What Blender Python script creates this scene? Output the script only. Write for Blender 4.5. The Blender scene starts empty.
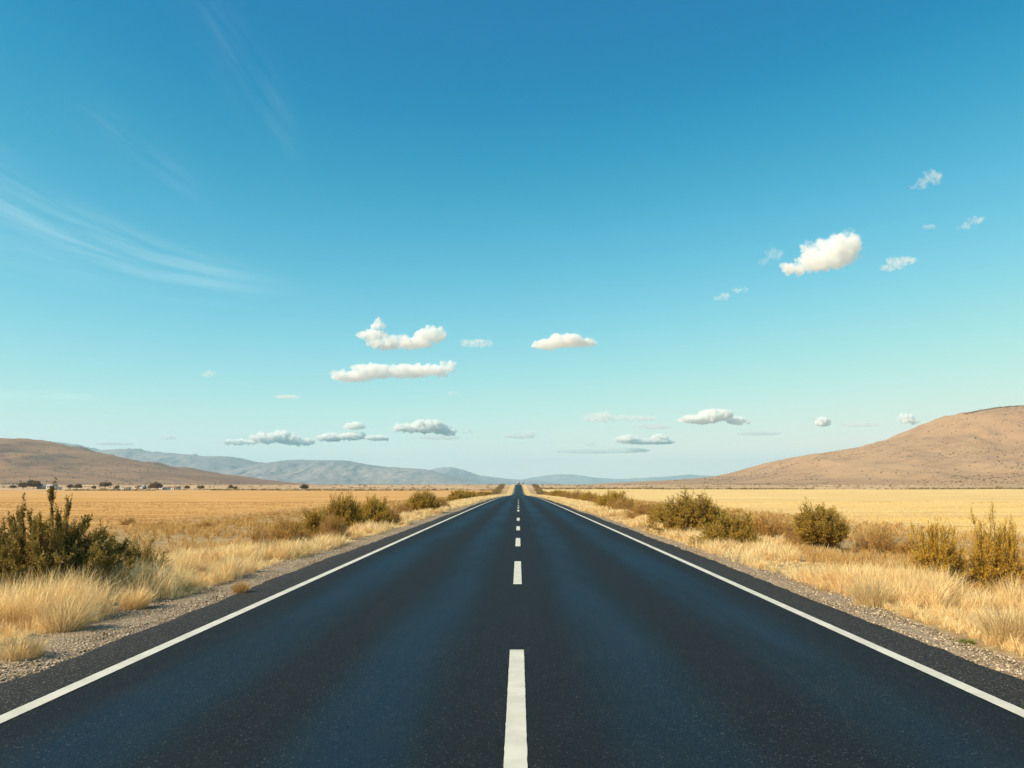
import bpy, math, random
import numpy as np
from mathutils import Matrix, Vector

rng = np.random.default_rng(7)
random.seed(7)
sc = bpy.context.scene
R = math.radians
F = 850.0                      # focal length in pixels of a 1024 wide picture
CAM_Z = 1.6

# ------------------------------------------------------------------ camera
cam_d = bpy.data.cameras.new('camera')
cam = bpy.data.objects.new('camera', cam_d)
sc.collection.objects.link(cam)
cam_d.sensor_width = 36.0
cam_d.lens = 36.0 * F / 1024
cam_d.clip_start = 0.1
cam_d.clip_end = 120000
cam.location = (0, 0, CAM_Z)
PITCH = math.atan(102.0 / F)
YAW = math.atan(6.5 / F)
cam.rotation_euler = (math.pi / 2 + PITCH, 0, YAW)
sc.camera = cam
CAM_R = cam.rotation_euler.to_matrix()

def at(px, py, Y):
    """world point seen at a pixel of the photograph, at distance Y along the road"""
    d = CAM_R @ Vector((px - 512, 384 - py, -F))
    return Vector((0, 0, CAM_Z)) + d * (Y / d.y)

def on_ground(px, py):
    d = CAM_R @ Vector((px - 512, 384 - py, -F))
    p = Vector((0, 0, CAM_Z)) + d * (-CAM_Z / d.z)
    return p.x, p.y

# ------------------------------------------------------------------ light
SUN_EL, SUN_AZ = 37.0, 244.0     # azimuth clockwise from the direction of the road
world = bpy.data.worlds.new('World'); sc.world = world
world.use_nodes = True
nt = world.node_tree; nt.nodes.clear()
w_out = nt.nodes.new('ShaderNodeOutputWorld')
bg = nt.nodes.new('ShaderNodeBackground')
sky = nt.nodes.new('ShaderNodeTexSky')
sky.sky_type = 'NISHITA'; sky.sun_disc = False
sky.sun_elevation = R(SUN_EL); sky.sun_rotation = R(SUN_AZ)
sky.altitude = 300; sky.air_density = 0.7; sky.dust_density = 0.3; sky.ozone_density = 3.0
# colour response: one tone curve per channel over the whole sky, the same for every ray
SKY_CURVES = [
    [(0, 0), (0.0628, 0.0008), (0.072, 0.0008), (0.0826, 0.0079), (0.0947, 0.0244), (0.1086, 0.0484), (0.1245, 0.0798), (0.1428, 0.1182), (0.1638, 0.1634), (0.1878, 0.2153), (0.2153, 0.2734), (0.2469, 0.3376), (0.2831, 0.4076), (0.3247, 0.4832), (0.3723, 0.5641), (0.4269, 0.6501), (0.4895, 0.7408), (1, 0.7779)],
    [(0, 0), (0.1135, 0.139), (0.1276, 0.159), (0.1436, 0.1959), (0.1616, 0.2374), (0.1818, 0.2824), (0.2045, 0.3298), (0.2301, 0.3783), (0.2589, 0.427), (0.2912, 0.4746), (0.3277, 0.52), (0.3686, 0.5622), (0.4147, 0.5998), (0.4666, 0.632), (0.525, 0.6574), (0.5906, 0.6749), (0.6645, 0.6835), (1, 0.7177)],
    [(0, 0), (0.23, 0.3104), (0.2489, 0.325), (0.2695, 0.3465), (0.2917, 0.3731), (0.3157, 0.4032), (0.3418, 0.4351), (0.37, 0.4671), (0.4005, 0.4975), (0.4335, 0.5247), (0.4693, 0.5471), (0.508, 0.5628), (0.5499, 0.5703), (0.5953, 0.5703), (0.6444, 0.5703), (0.6976, 0.5703), (0.7551, 0.5703), (1, 0.5988)]]
sc01 = nt.nodes.new('ShaderNodeVectorMath'); sc01.operation = 'SCALE'; sc01.inputs['Scale'].default_value = 0.1
nt.links.new(sky.outputs[0], sc01.inputs[0])
sep = nt.nodes.new('ShaderNodeSeparateXYZ'); comb = nt.nodes.new('ShaderNodeCombineXYZ')
nt.links.new(sc01.outputs[0], sep.inputs[0])
for i in range(3):
    fc = nt.nodes.new('ShaderNodeFloatCurve')
    cu = fc.mapping.curves[0]
    pts = SKY_CURVES[i]
    cu.points[0].location = pts[0]; cu.points[1].location = pts[-1]
    for p in pts[1:-1]: cu.points.new(*p)
    for p in cu.points: p.handle_type = 'AUTO_CLAMPED'
    fc.mapping.update()
    ml = nt.nodes.new('ShaderNodeMath'); ml.operation = 'MULTIPLY'; ml.inputs[1].default_value = 10.0
    nt.links.new(sep.outputs[i], fc.inputs['Value']); nt.links.new(fc.outputs[0], ml.inputs[0])
    nt.links.new(ml.outputs[0], comb.inputs[i])
nt.links.new(comb.outputs[0], bg.inputs['Color'])
bg.inputs['Strength'].default_value = 0.10
nt.links.new(bg.outputs[0], w_out.inputs['Surface'])

sun_d = bpy.data.lights.new('sun', 'SUN')
sun_d.energy = 5.0; sun_d.angle = R(0.5); sun_d.color = (1.0, 0.86, 0.64)
sun = bpy.data.objects.new('sun', sun_d); sc.collection.objects.link(sun)
sd = Vector((math.sin(R(SUN_AZ)) * math.cos(R(SUN_EL)), math.cos(R(SUN_AZ)) * math.cos(R(SUN_EL)), math.sin(R(SUN_EL))))
sun.rotation_euler = (-sd).to_track_quat('-Z', 'Y').to_euler()
sun.location = (-30, -30, 40)

sc.view_settings.view_transform = 'Standard'
sc.view_settings.look = 'None'
sc.view_settings.exposure = 0.5
sc.view_settings.gamma = 1.0
sc.cycles.use_denoising = True
sc.cycles.volume_bounces = 12
sc.cycles.transparent_max_bounces = 16
sc.cycles.max_bounces = 12
sc.cycles.sample_clamp_indirect = 6

# ------------------------------------------------------------------ helpers
def tag(o, label=None, cat=None, group=None, kind=None):
    if label: o['label'] = label
    if cat: o['category'] = cat
    if group: o['group'] = group
    if kind: o['kind'] = kind
    return o

def empty(name, loc=(0, 0, 0), rz=0.0):
    o = bpy.data.objects.new(name, None)
    o.empty_display_size = 0.2
    sc.collection.objects.link(o)
    o.location = loc; o.rotation_euler = (0, 0, rz)
    return o

def mesh_np(name, verts, faces, mat=None, smooth=False, attr=None, uv=None):
    """verts (N,3); faces: list of int arrays, each (M,k)"""
    me = bpy.data.meshes.new(name)
    verts = np.asarray(verts, dtype=np.float32)
    if not isinstance(faces, list): faces = [faces]
    faces = [np.asarray(f, dtype=np.int32) for f in faces if len(f)]
    me.vertices.add(len(verts)); me.vertices.foreach_set('co', verts.ravel())
    idx = np.concatenate([f.ravel() for f in faces])
    tot = np.concatenate([np.full(len(f), f.shape[1], np.int32) for f in faces])
    start = np.concatenate([[0], np.cumsum(tot)[:-1]]).astype(np.int32)
    me.loops.add(len(idx)); me.loops.foreach_set('vertex_index', idx)
    me.polygons.add(len(tot)); me.polygons.foreach_set('loop_start', start)
    me.polygons.foreach_set('loop_total', tot)
    if smooth: me.polygons.foreach_set('use_smooth', np.ones(len(tot), bool))
    if attr is not None:
        for k, v in attr.items():
            a = me.attributes.new(k, 'FLOAT', 'POINT'); a.data.foreach_set('value', np.asarray(v, np.float32))
    if uv is not None:
        l = me.uv_layers.new(name='UVMap'); l.data.foreach_set('uv', np.asarray(uv, np.float32)[idx].ravel())
    me.update(calc_edges=True); me.validate()
    if mat: me.materials.append(mat)
    return me

def obj(name, me, parent=None, loc=(0, 0, 0)):
    o = bpy.data.objects.new(name, me); sc.collection.objects.link(o)
    o.location = loc
    if parent: o.parent = parent
    return o

def copy_tree(o, parent=None):
    c = o.copy(); sc.collection.objects.link(c)
    if parent: c.parent = parent
    for ch in o.children: copy_tree(ch, c)
    return c

# numpy noise ----------------------------------------------------------------
def _hash(ix, iy, seed):
    n = (ix.astype(np.int64) * 374761393 + iy.astype(np.int64) * 668265263 + seed * 974711) & 0x7fffffff
    n = ((n ^ (n >> 13)) * 1274126177) & 0x7fffffff
    return ((n ^ (n >> 16)) & 0xffff) / 65535.0

def vnoise(x, y, seed=0):
    x = np.asarray(x, float); y = np.asarray(y, float)
    ix = np.floor(x); iy = np.floor(y); fx = x - ix; fy = y - iy
    ux = fx * fx * (3 - 2 * fx); uy = fy * fy * (3 - 2 * fy)
    a = _hash(ix, iy, seed); b = _hash(ix + 1, iy, seed); c = _hash(ix, iy + 1, seed); d = _hash(ix + 1, iy + 1, seed)
    return (a * (1 - ux) + b * ux) * (1 - uy) + (c * (1 - ux) + d * ux) * uy

def fbm(x, y, seed=0, oct=4, gain=0.5):
    s = 0; a = 1; t = 0
    x = np.asarray(x, float); y = np.asarray(y, float)
    for k in range(oct):
        s = s + a * vnoise(x * 2 ** k + 17.3 * k, y * 2 ** k - 9.1 * k, seed + k); t += a; a *= gain
    return s / t

def sstep(a, b, x):
    t = np.clip((x - a) / (b - a), 0, 1); return t * t * (3 - 2 * t)

# ------------------------------------------------------------------ materials
class NT:
    def __init__(self, name):
        self.m = bpy.data.materials.new(name); self.m.use_nodes = True
        self.t = self.m.node_tree; self.t.nodes.clear()
        self.out = self.t.nodes.new('ShaderNodeOutputMaterial')
    def n(self, typ, **kw):
        nd = self.t.nodes.new(typ)
        for k, v in kw.items():
            if k.startswith('i_'):
                key = k[2:]
                key = int(key) if key.isdigit() else key.replace('_', ' ')
                nd.inputs[key].default_value = v
            else: setattr(nd, k, v)
        return nd
    def l(self, a, b): self.t.links.new(a, b)
    def math(self, op, a, b=None, clamp=False):
        nd = self.t.nodes.new('ShaderNodeMath'); nd.operation = op; nd.use_clamp = clamp
        for i, v in enumerate((a, b)):
            if v is None: continue
            if isinstance(v, (int, float)): nd.inputs[i].default_value = v
            else: self.l(v, nd.inputs[i])
        return nd.outputs[0]
    def mix(self, f, a, b, typ='MIX'):
        nd = self.t.nodes.new('ShaderNodeMix'); nd.data_type = 'RGBA'; nd.blend_type = typ
        for i, v in ((0, f), (6, a), (7, b)):
            if isinstance(v, (int, float)): nd.inputs[i].default_value = v
            elif isinstance(v, tuple): nd.inputs[i].default_value = (*v, 1) if len(v) == 3 else v
            else: self.l(v, nd.inputs[i])
        return nd.outputs[2]
    def noise(self, scale, detail=3, rough=0.55, vec=None, mapscale=None, dist=0):
        nd = self.n('ShaderNodeTexNoise'); nd.inputs['Scale'].default_value = scale
        nd.inputs['Detail'].default_value = detail; nd.inputs['Roughness'].default_value = rough
        nd.inputs['Distortion'].default_value = dist
        if vec is not None:
            if mapscale:
                mp = self.n('ShaderNodeMapping'); mp.inputs['Scale'].default_value = mapscale
                self.l(vec, mp.inputs[0]); vec = mp.outputs[0]
            self.l(vec, nd.inputs['Vector'])
        return nd.outputs['Fac']
    def ramp(self, fac, stops):
        nd = self.n('ShaderNodeValToRGB'); self.l(fac, nd.inputs[0])
        cr = nd.color_ramp
        while len(cr.elements) < len(stops): cr.elements.new(0.5)
        for e, (p, c) in zip(cr.elements, stops):
            e.position = p; e.color = (*c, 1) if len(c) == 3 else c
        return nd.outputs[0]
    def rng(self, v, a, b, c=0.0, d=1.0):
        nd = self.n('ShaderNodeMapRange'); nd.interpolation_type = 'SMOOTHSTEP'
        self.l(v, nd.inputs[0])
        for i, x in enumerate((a, b, c, d)): nd.inputs[i + 1].default_value = x
        return nd.outputs[0]
    def pos(self):
        g = self.n('ShaderNodeNewGeometry'); return g.outputs['Position']
    def objc(self):
        return self.n('ShaderNodeTexCoord').outputs['Object']
    def xyz(self, v):
        s = self.n('ShaderNodeSeparateXYZ'); self.l(v, s.inputs[0]); return s.outputs
    def principled(self, color, rough=0.8, bump=None, bstr=0.3, bdist=0.01, spec=0.5):
        p = self.n('ShaderNodeBsdfPrincipled')
        if isinstance(color, tuple): p.inputs['Base Color'].default_value = (*color, 1)
        else: self.l(color, p.inputs['Base Color'])
        if isinstance(rough, (int, float)): p.inputs['Roughness'].default_value = rough
        else: self.l(rough, p.inputs['Roughness'])
        if isinstance(spec, (int, float)): p.inputs['Specular IOR Level'].default_value = spec
        else: self.l(spec, p.inputs['Specular IOR Level'])
        if bump is not None:
            b = self.n('ShaderNodeBump'); b.inputs['Strength'].default_value = bstr; b.inputs['Distance'].default_value = bdist
            self.l(bump, b.inputs['Height']); self.l(b.outputs[0], p.inputs['Normal'])
        self.l(p.outputs[0], self.out.inputs['Surface'])
        return p

def m_simple(name, color, rough=0.8, var=0.25, scale=3.0):
    t = NT(name)
    n = t.noise(scale, 4, 0.6, t.objc())
    c0 = tuple(c * (1 - var) for c in color); c1 = tuple(min(1, c * (1 + var)) for c in color)
    t.principled(t.mix(n, c0, c1), rough, n, 0.3, 0.02)
    return t.m

def m_plant(name, stops, trans=0.35, rough=0.75, obj_var=0.12):
    """thin dry blades or leaves: colour ramp over the per-blade random value"""
    t = NT(name)
    a = t.n('ShaderNodeAttribute', attribute_name='rnd').outputs['Fac']
    n = t.noise(0.9, 2, 0.5, t.pos())
    oi = t.n('ShaderNodeObjectInfo').outputs['Random']
    v = t.math('ADD', t.math('MULTIPLY', a, 0.7), t.math('MULTIPLY', n, 0.3), True)
    col = t.ramp(v, stops)
    hs = t.n('ShaderNodeHueSaturation')
    t.l(col, hs.inputs['Color'])
    t.l(t.rng(oi, 0, 1, 1 - obj_var, 1 + obj_var), hs.inputs['Value'])
    col = hs.outputs[0]
    d = t.n('ShaderNodeBsdfPrincipled'); t.l(col, d.inputs['Base Color']); d.inputs['Roughness'].default_value = rough
    d.inputs['Specular IOR Level'].default_value = 0.25
    tr = t.n('ShaderNodeBsdfTranslucent'); t.l(col, tr.inputs['Color'])
    mx = t.n('ShaderNodeMixShader'); mx.inputs[0].default_value = trans
    t.l(d.outputs[0], mx.inputs[1]); t.l(tr.outputs[0], mx.inputs[2]); t.l(mx.outputs[0], t.out.inputs['Surface'])
    return t.m

# ------------------------------------------------------------------ terrain
_py = np.array([-400, 0, 78, 155, 300, 440, 571, 674, 880, 1082, 1250, 1500, 60000.])
_pz = np.array([0, 0, -.18, -.55, -1.8, -3.3, -3.95, -3.3, 0.0, 3.1, 3.5, 3.3, 3.3])
_yy = np.arange(-400, 2000, 5.0)
_zz = np.interp(_yy, _py, _pz)
_k = np.exp(-0.5 * (np.arange(-12, 13) / 5.0) ** 2); _k /= _k.sum()
_zs = np.convolve(np.pad(_zz, 12, mode='edge'), _k, mode='valid')
def zroad(Y):
    return np.interp(Y, _yy, _zs)
def zground(X, Y):
    X = np.asarray(X, float); Y = np.asarray(Y, float)
    ax = np.abs(X)
    z = zroad(Y)
    z = z - 0.12 * sstep(4.6, 9, ax)
    z = z + (fbm(X * .25, Y * .25, 3) - .5) * 0.16 * sstep(5, 8, ax)
    z = z + (fbm(X * .02, Y * .02, 5) - .5) * 1.0 * sstep(15, 90, ax) * sstep(40, 160, Y + ax)
    return z

def spacing(segs):
    out = []
    for a, b, s in segs:
        out.append(np.arange(a, b, s))
    return np.concatenate(out)

# ground sheet
half = np.concatenate([np.array([0, 2, 3.8, 4.0, 4.3]), np.arange(4.8, 20, .4), np.arange(20, 60, 1.5),
                       60 + np.cumsum(1.5 * 1.13 ** np.arange(62))])
half = half[half < 20500]; half = np.append(half, 20500)
gx = np.concatenate([-half[::-1], half[1:]])
gyn = np.concatenate([np.arange(-60, -4, 4), np.arange(-4, 40, .4), np.arange(40, 160, 1.5), np.arange(160, 1500, 10)])
far = 1500 + np.cumsum(12 * 1.1 ** np.arange(60)); far = far[far < 20500]
gy = np.concatenate([gyn, far, [20500]])
GX, GY = np.meshgrid(gx, gy)
GZ = zground(GX, GY)
GZ = np.where(np.abs(GX) < 4.05, GZ - 0.10, GZ)
def grid_faces(nx, ny):
    i = np.arange(nx - 1)[None, :] + nx * np.arange(ny - 1)[:, None]
    i = i.ravel()
    return np.stack([i, i + 1, i + 1 + nx, i + nx], 1)

def ground_material():
    t = NT('dry_ground')
    p = t.pos(); x, y, z = t.xyz(p)
    ax = t.math('ABSOLUTE', x)
    # verge soil and straw litter
    n1 = t.noise(1.3, 5, .6, p); n2 = t.noise(9, 4, .65, p); n3 = t.noise(60, 3, .6, p)
    litter = t.ramp(n2, [(0.3, (.22, .135, .06)), (0.5, (.40, .27, .12)), (0.7, (.58, .42, .21))])
    soil = t.mix(t.rng(n3, .35, .65), (.26, .165, .085), (.46, .31, .17))
    verge = t.mix(t.rng(n1, .42, .62), litter, soil)
    verge = t.mix(t.rng(n1, .62, .42), verge, litter)
    # stubble field
    rows = t.noise(1.0, 4, .6, p, (0.012, 0.22, 1))
    rows2 = t.noise(1.0, 3, .6, p, (0.09, 1.1, 1))
    patch = t.noise(0.012, 4, .55, p)
    fl = t.mix(t.rng(rows, .35, .65), (.49, .245, .070), (.69, .385, .130))
    fr = t.mix(t.rng(rows, .35, .65), (.66, .44, .165), (.80, .56, .235))
    side = t.rng(x, -8, 8)
    field = t.mix(side, fl, fr)
    field = t.mix(t.rng(rows2, .46, .30, 0, .5), field, (.25, .145, .055))
    rows3 = t.noise(1.0, 4, .65, p, (0.02, 0.05, 1))
    field = t.mix(t.math('MULTIPLY', t.rng(rows3, .60, .68), t.rng(rows2, .62, .4, 0, .6)), field, (.30, .18, .07))
    field = t.mix(t.rng(patch, .4, .7, 0, .35), field, (.62, .37, .15))
    edge = t.math('ADD', ax, t.math('MULTIPLY', t.math('SUBTRACT', n1, .5), 7.0))
    col = t.mix(t.rng(edge, 13, 22), verge, field)
    # rough scrub plain beyond the field
    fe = t.math('SUBTRACT', y, t.math('MULTIPLY', t.rng(x, -50, 50), 60))
    fe = t.math('ADD', fe, t.math('MULTIPLY', t.math('SUBTRACT', t.noise(.004, 3, .5, p), .5), 60))
    sc1 = t.noise(.02, 5, .7, p); sc2 = t.noise(0.004, 4, .6, p)
    plain = t.mix(t.rng(sc1, .38, .62), (.30, .19, .10), (.56, .36, .21))
    plain = t.mix(t.rng(sc2, .45, .6, 0, .55), plain, (.60, .40, .22))
    far = t.rng(fe, 735, 750)
    col = t.mix(far, col, plain)
    # nearer the road the verge continues through the field zone
    t.principled(col, .95, t.math('ADD', n2, n3), .6, .03, spec=.15)
    return t.m

ground = obj('ground', mesh_np('ground', np.stack([GX.ravel(), GY.ravel(), GZ.ravel()], 1), grid_faces(len(gx), len(gy)), ground_material(), True))
tag(ground, 'flat plain of golden dry fields running to the hills', kind='structure')

# ------------------------------------------------------------------ road
def asphalt_material(name, shoulder=False):
    t = NT(name)
    p = t.pos(); x, y, z = t.xyz(p)
    ax = t.math('ABSOLUTE', x)
    agg = t.n('ShaderNodeTexVoronoi'); agg.inputs['Scale'].default_value = 110; t.l(p, agg.inputs['Vector'])
    stone = t.n('ShaderNodeSeparateColor'); t.l(agg.outputs['Color'], stone.inputs[0])
    n = t.noise(260, 3, .7, p)
    big = t.noise(.35, 4, .6, p, (2.2, .25, 1))
    med = t.noise(3, 4, .6, p, (1.6, .5, 1))
    if shoulder:
        base = t.mix(t.rng(stone.outputs[0], .0, 1), (.012, .012, .012), (.032, .030, .028))
        spark = t.math('GREATER_THAN', stone.outputs[1], .93)
        base = t.mix(t.math('MULTIPLY', spark, .6), base, (.26, .24, .21))
        rough = .85; track = None; spec = .22
    else:
        def band(c, w):
            d = t.math('ABSOLUTE', t.math('SUBTRACT', ax, c)); return t.rng(d, w, 0.05)
        wob = t.math('MULTIPLY', t.math('SUBTRACT', t.noise(.06, 2, .5, p), .5), .3)
        ax = t.math('ADD', ax, wob)
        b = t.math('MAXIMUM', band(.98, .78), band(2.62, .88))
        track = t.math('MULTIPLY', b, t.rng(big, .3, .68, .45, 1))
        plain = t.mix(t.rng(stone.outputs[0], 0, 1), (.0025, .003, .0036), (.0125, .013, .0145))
        worn_sheen = t.mix(t.rng(stone.outputs[0], 0, 1), (.0010, .0034, .0080), (.0036, .0095, .020))  # wheel wear plus the blue sky reflection painted into the base colour
        base = t.mix(track, plain, worn_sheen)
        base = t.mix(t.rng(med, .4, .75, 0, .25), base, (.018, .0175, .016))
        spark = t.math('MULTIPLY', t.math('GREATER_THAN', stone.outputs[1], .965), stone.outputs[2])
        base = t.mix(t.math('MULTIPLY', spark, .5), base, (.17, .16, .145))
        rough = t.rng(track, 0, 1, .74, .58)
        spec = t.rng(track, 0, 1, .21, .38)
    p_ = t.principled(base, rough, t.math('ADD', agg.outputs['Distance'], t.math('MULTIPLY', n, .5)), .55, .006, spec=spec)
    if track is not None:
        t.l(t.mix(track, (.86, .93, 1.0), (.40, .76, 1.0)), p_.inputs['Specular Tint'])   # polished tracks: blue of the reflected sky put into the tint
    return t.m

ry = np.concatenate([np.arange(-20, 40, .25), np.arange(40, 160, 1.5), np.arange(160, 1400, 10)])
def road_sheet(name, mat, xs, dz, jit=0, kind='structure', crown=0.03):
    xs = np.asarray(xs, float)
    X, Y = np.meshgrid(xs, ry)
    Z = zroad(Y) + dz + crown * (1 - np.clip(np.abs(X) / 4.2, 0, 1) ** 2)
    if jit:
        sgn = np.sign(xs[-1] if abs(xs[-1]) > abs(xs[0]) else xs[0])
        j = (fbm(ry * 2.3, ry * 0, 11, 4, .7) - .5) * jit * 2
        if abs(xs[0]) > abs(xs[-1]): X[:, 0] += j
        else: X[:, -1] += j
    me = mesh_np(name, np.stack([X.ravel(), Y.ravel(), Z.ravel()], 1), grid_faces(len(xs), len(ry)), mat, True)
    o = obj(name, me); return tag(o, kind=kind)

m_asph = asphalt_material('asphalt')
m_should = asphalt_material('coarse_asphalt', True)
tag(road_sheet('road', m_asph, np.linspace(-3.64, 3.64, 15), .03), 'dark blue grey asphalt highway running straight to the horizon')
def edge_strip(sgn):
    # the outer strip of older, coarser asphalt with a broken edge and a real drop to the gravel
    x1 = 4.27
    j = (fbm(ry * 2.1, ry * 0 + sgn * 5, 21 + sgn, 4, .75) - .5) * .16 + (fbm(ry * .12, ry * 0, 31 + sgn, 2) - .5) * .25
    cols = [(3.6, .0285), (3.9, .027), (x1 - .03, .022), (x1, .012), (x1 + .02, -.09)]
    V = []
    for k, (x, dz) in enumerate(cols):
        xx = x + (j if k >= 2 else 0 * ry)
        V.append(np.stack([sgn * xx, ry, zroad(ry) + dz + (.0075 if k == 0 else 0)], 1))
    V = np.stack(V, 1).reshape(-1, 3)
    f = grid_faces(5, len(ry))
    if sgn < 0: f = f[:, ::-1]
    o = obj('road_shoulder', mesh_np('road_shoulder', V, f, m_should, True))
    return tag(o, 'strip of coarse dark asphalt outside the %s edge line' % ('left' if sgn < 0 else 'right'), kind='structure')
for s in (-1, 1): edge_strip(s)

def paint_material():
    t = NT('road_paint')
    p = t.pos()
    n = t.noise(45, 4, .7, p); n2 = t.noise(3, 3, .6, p); n3 = t.noise(170, 2, .6, p)
    col = t.mix(t.rng(n2, .3, .7), (.54, .51, .42), (.65, .62, .52))
    col = t.mix(t.rng(n3, .5, .75, 0, .3), col, (.40, .38, .33))
    col = t.mix(t.rng(n, .66, .74, 0, .8), col, (.07, .07, .065))
    t.principled(col, .6, n3, .4, .003, spec=.35)
    return t.m
m_paint = paint_material()
def marking(name, spans, xc, w, label):
    V = []; Fc = []; base = 0
    for (a, b) in spans:
        step = .06 if a < 12 else (.25 if a < 40 else 4)
        ys = np.append(np.arange(a, b, step), b)
        e = (fbm(ys * 28, ys * 0 + xc, 41, 3, .8) - .5) * .008 if a < 40 else ys * 0
        e2 = (fbm(ys * 28, ys * 0 + xc, 57, 3, .8) - .5) * .008 if a < 40 else ys * 0
        ramp = .03 * (1 - min(1, (abs(xc) / 4.2)) ** 2)
        zz = zroad(ys) + .03 + ramp + .005
        xs = [xc - w / 2 + e, xc + e * 0, xc + w / 2 + e2]
        v = np.stack([np.stack([x, ys, zz], 1) for x in xs], 1).reshape(-1, 3)
        V.append(v); Fc.append(grid_faces(3, len(ys)) + base); base += len(v)
    o = obj(name, mesh_np(name, np.concatenate(V), np.concatenate(Fc), m_paint))
    return tag(o, label, kind='structure')
# centre dashes: starts and ends read off the photograph on the flat stretch, then the same 9 m rhythm
def ydist(py): return on_ground(512, py)[1]
sp = [(-9, -5.5), (2.2, ydist(653)), (ydist(585.5), ydist(562)), (ydist(546.5), ydist(538)), (ydist(530), ydist(525.8)), (ydist(520), ydist(517))]
sp += [(57.0, 61.5), (66.0, 69.5), (74.5, 78.5), (88.5, 93.0), (103.5, 108.5), (125.0, 130.5)]
marking('centre_line_marking', sp, -.018, .135, 'broken white centre line')
marking('edge_line_marking', [(-20, 40), (40, 160), (160, 1300)], -3.55, .125, 'solid white edge line on the left')
marking('edge_line_marking', [(-20, 40), (40, 160), (160, 1300)], 3.55, .125, 'solid white edge line on the right')

# gravel verge ---------------------------------------------------------------
def gravel_material():
    t = NT('gravel')
    p = t.pos()
    v = t.n('ShaderNodeTexVoronoi'); v.inputs['Scale'].default_value = 42; t.l(p, v.inputs['Vector'])
    s = t.n('ShaderNodeSeparateColor'); t.l(v.outputs['Color'], s.inputs[0])
    n = t.noise(.9, 4, .6, p); n4 = t.noise(7, 3, .6, p)
    c = t.ramp(s.outputs[0], [(0, (.15, .105, .065)), (.5, (.31, .225, .145)), (.85, (.44, .335, .225)), (1, (.60, .48, .34))])
    c = t.mix(t.rng(n, .4, .65, 0, .5), c, (.30, .215, .13))
    c = t.mix(t.rng(n4, .55, .8, 0, .5), c, (.12, .10, .085))
    t.principled(c, .9, v.outputs['Distance'], .9, .02, spec=.2)
    return t.m
m_gravel = gravel_material()
def gravel_width(y, sgn):
    w = (5.1 if sgn < 0 else 4.64) + (fbm(y * .28, y * 0 + sgn * 3, 71 + sgn, 3) - .5) * (.6 if sgn < 0 else .35)
    w = w - (.17 if sgn > 0 else .07) * (1 - sstep(10.5, 15, y)) - .22 * sstep(14, 40, y) + (0.30 * np.exp(-((y - 13.0) / 2.2) ** 2) if sgn > 0 else 0.25 * np.exp(-((y - 9.5) / 2.5) ** 2))
    return w
for s in (-1, 1):
    V = []
    W = gravel_width(ry, s)
    xs = [4.0 + 0 * ry, 4.2 + 0 * ry, 4.2 + (W - 4.2) * .35, 4.2 + (W - 4.2) * .7, W + .35]
    dz = [-.05, -.015, -.01, -.004, -.03]
    for k in range(5):
        zz = zroad(ry) + dz[k] + .02 + (vnoise(ry * 1.7, ry * 0 + k, 80 + k) - .5) * .02
        V.append(np.stack([s * xs[k], ry, zz], 1))
    V = np.stack(V, 1).reshape(-1, 3)
    f = grid_faces(5, len(ry)); f = f[:, ::-1] if s < 0 else f
    o = obj('gravel_verge', mesh_np('gravel_verge', V, f, m_gravel, True))
    tag(o, 'grey gravel strip between asphalt and grass on the %s' % ('left' if s < 0 else 'right'), kind='structure')

# loose stones
_ico_v = np.array([(0, 0, 1), (.894, 0, .447), (.276, .851, .447), (-.724, .526, .447), (-.724, -.526, .447), (.276, -.851, .447),
                   (.724, .526, -.447), (-.276, .851, -.447), (-.894, 0, -.447), (-.276, -.851, -.447), (.724, -.526, -.447), (0, 0, -1)])
_ico_f = np.array([(0, 1, 2), (0, 2, 3), (0, 3, 4), (0, 4, 5), (0, 5, 1), (1, 6, 2), (2, 7, 3), (3, 8, 4), (4, 9, 5), (5, 10, 1),
                   (2, 6, 7), (3, 7, 8), (4, 8, 9), (5, 9, 10), (1, 10, 6), (6, 11, 7), (7, 11, 8), (8, 11, 9), (9, 11, 10), (10, 11, 6)])
def blobs(P, S, squash=.6, jit=.3):
    """many small irregular lumps in one mesh. P (N,3), S (N,)"""
    n = len(P)
    v = _ico_v[None] * (1 + (rng.random((n, 12, 1)) - .5) * 2 * jit)
    ang = rng.random(n) * 6.283; c, s_ = np.cos(ang)[:, None], np.sin(ang)[:, None]
    x = v[..., 0] * (0.8 + .5 * rng.random((n, 1))); y = v[..., 1]; z = v[..., 2] * squash
    v = np.stack([x * c - y * s_, x * s_ + y * c, z], -1) * S[:, None, None] + P[:, None, :]
    f = _ico_f[None] + 12 * np.arange(n)[:, None, None]
    return v.reshape(-1, 3), f.reshape(-1, 3)
def stone_material():
    t = NT('loose_stone')
    a = t.n('ShaderNodeAttribute', attribute_name='rnd').outputs['Fac']
    t.principled(t.ramp(a, [(0, (.16, .115, .07)), (.6, (.36, .27, .18)), (1, (.60, .49, .36))]), .9, spec=.2)
    return t.m
P = []; 
for s in (-1, 1):
    n = 15000
    y = 5 + 27 * rng.random(n) ** 1.5
    w = gravel_width(y, s)
    x = 4.12 + (w + .25 - 4.12) * rng.random(n)
    P.append(np.stack([s * x, y, zroad(y) + .012], 1))
P = np.concatenate(P); S = .006 + .014 * rng.random(len(P)) ** 3
v, f = blobs(P, S)
tag(obj('loose_gravel', mesh_np('loose_gravel', v, f, stone_material(), True, {'rnd': np.repeat(rng.random(len(P)), 12)})),
    'small loose stones scattered over the roadside gravel', 'gravel', kind='stuff')

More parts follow.
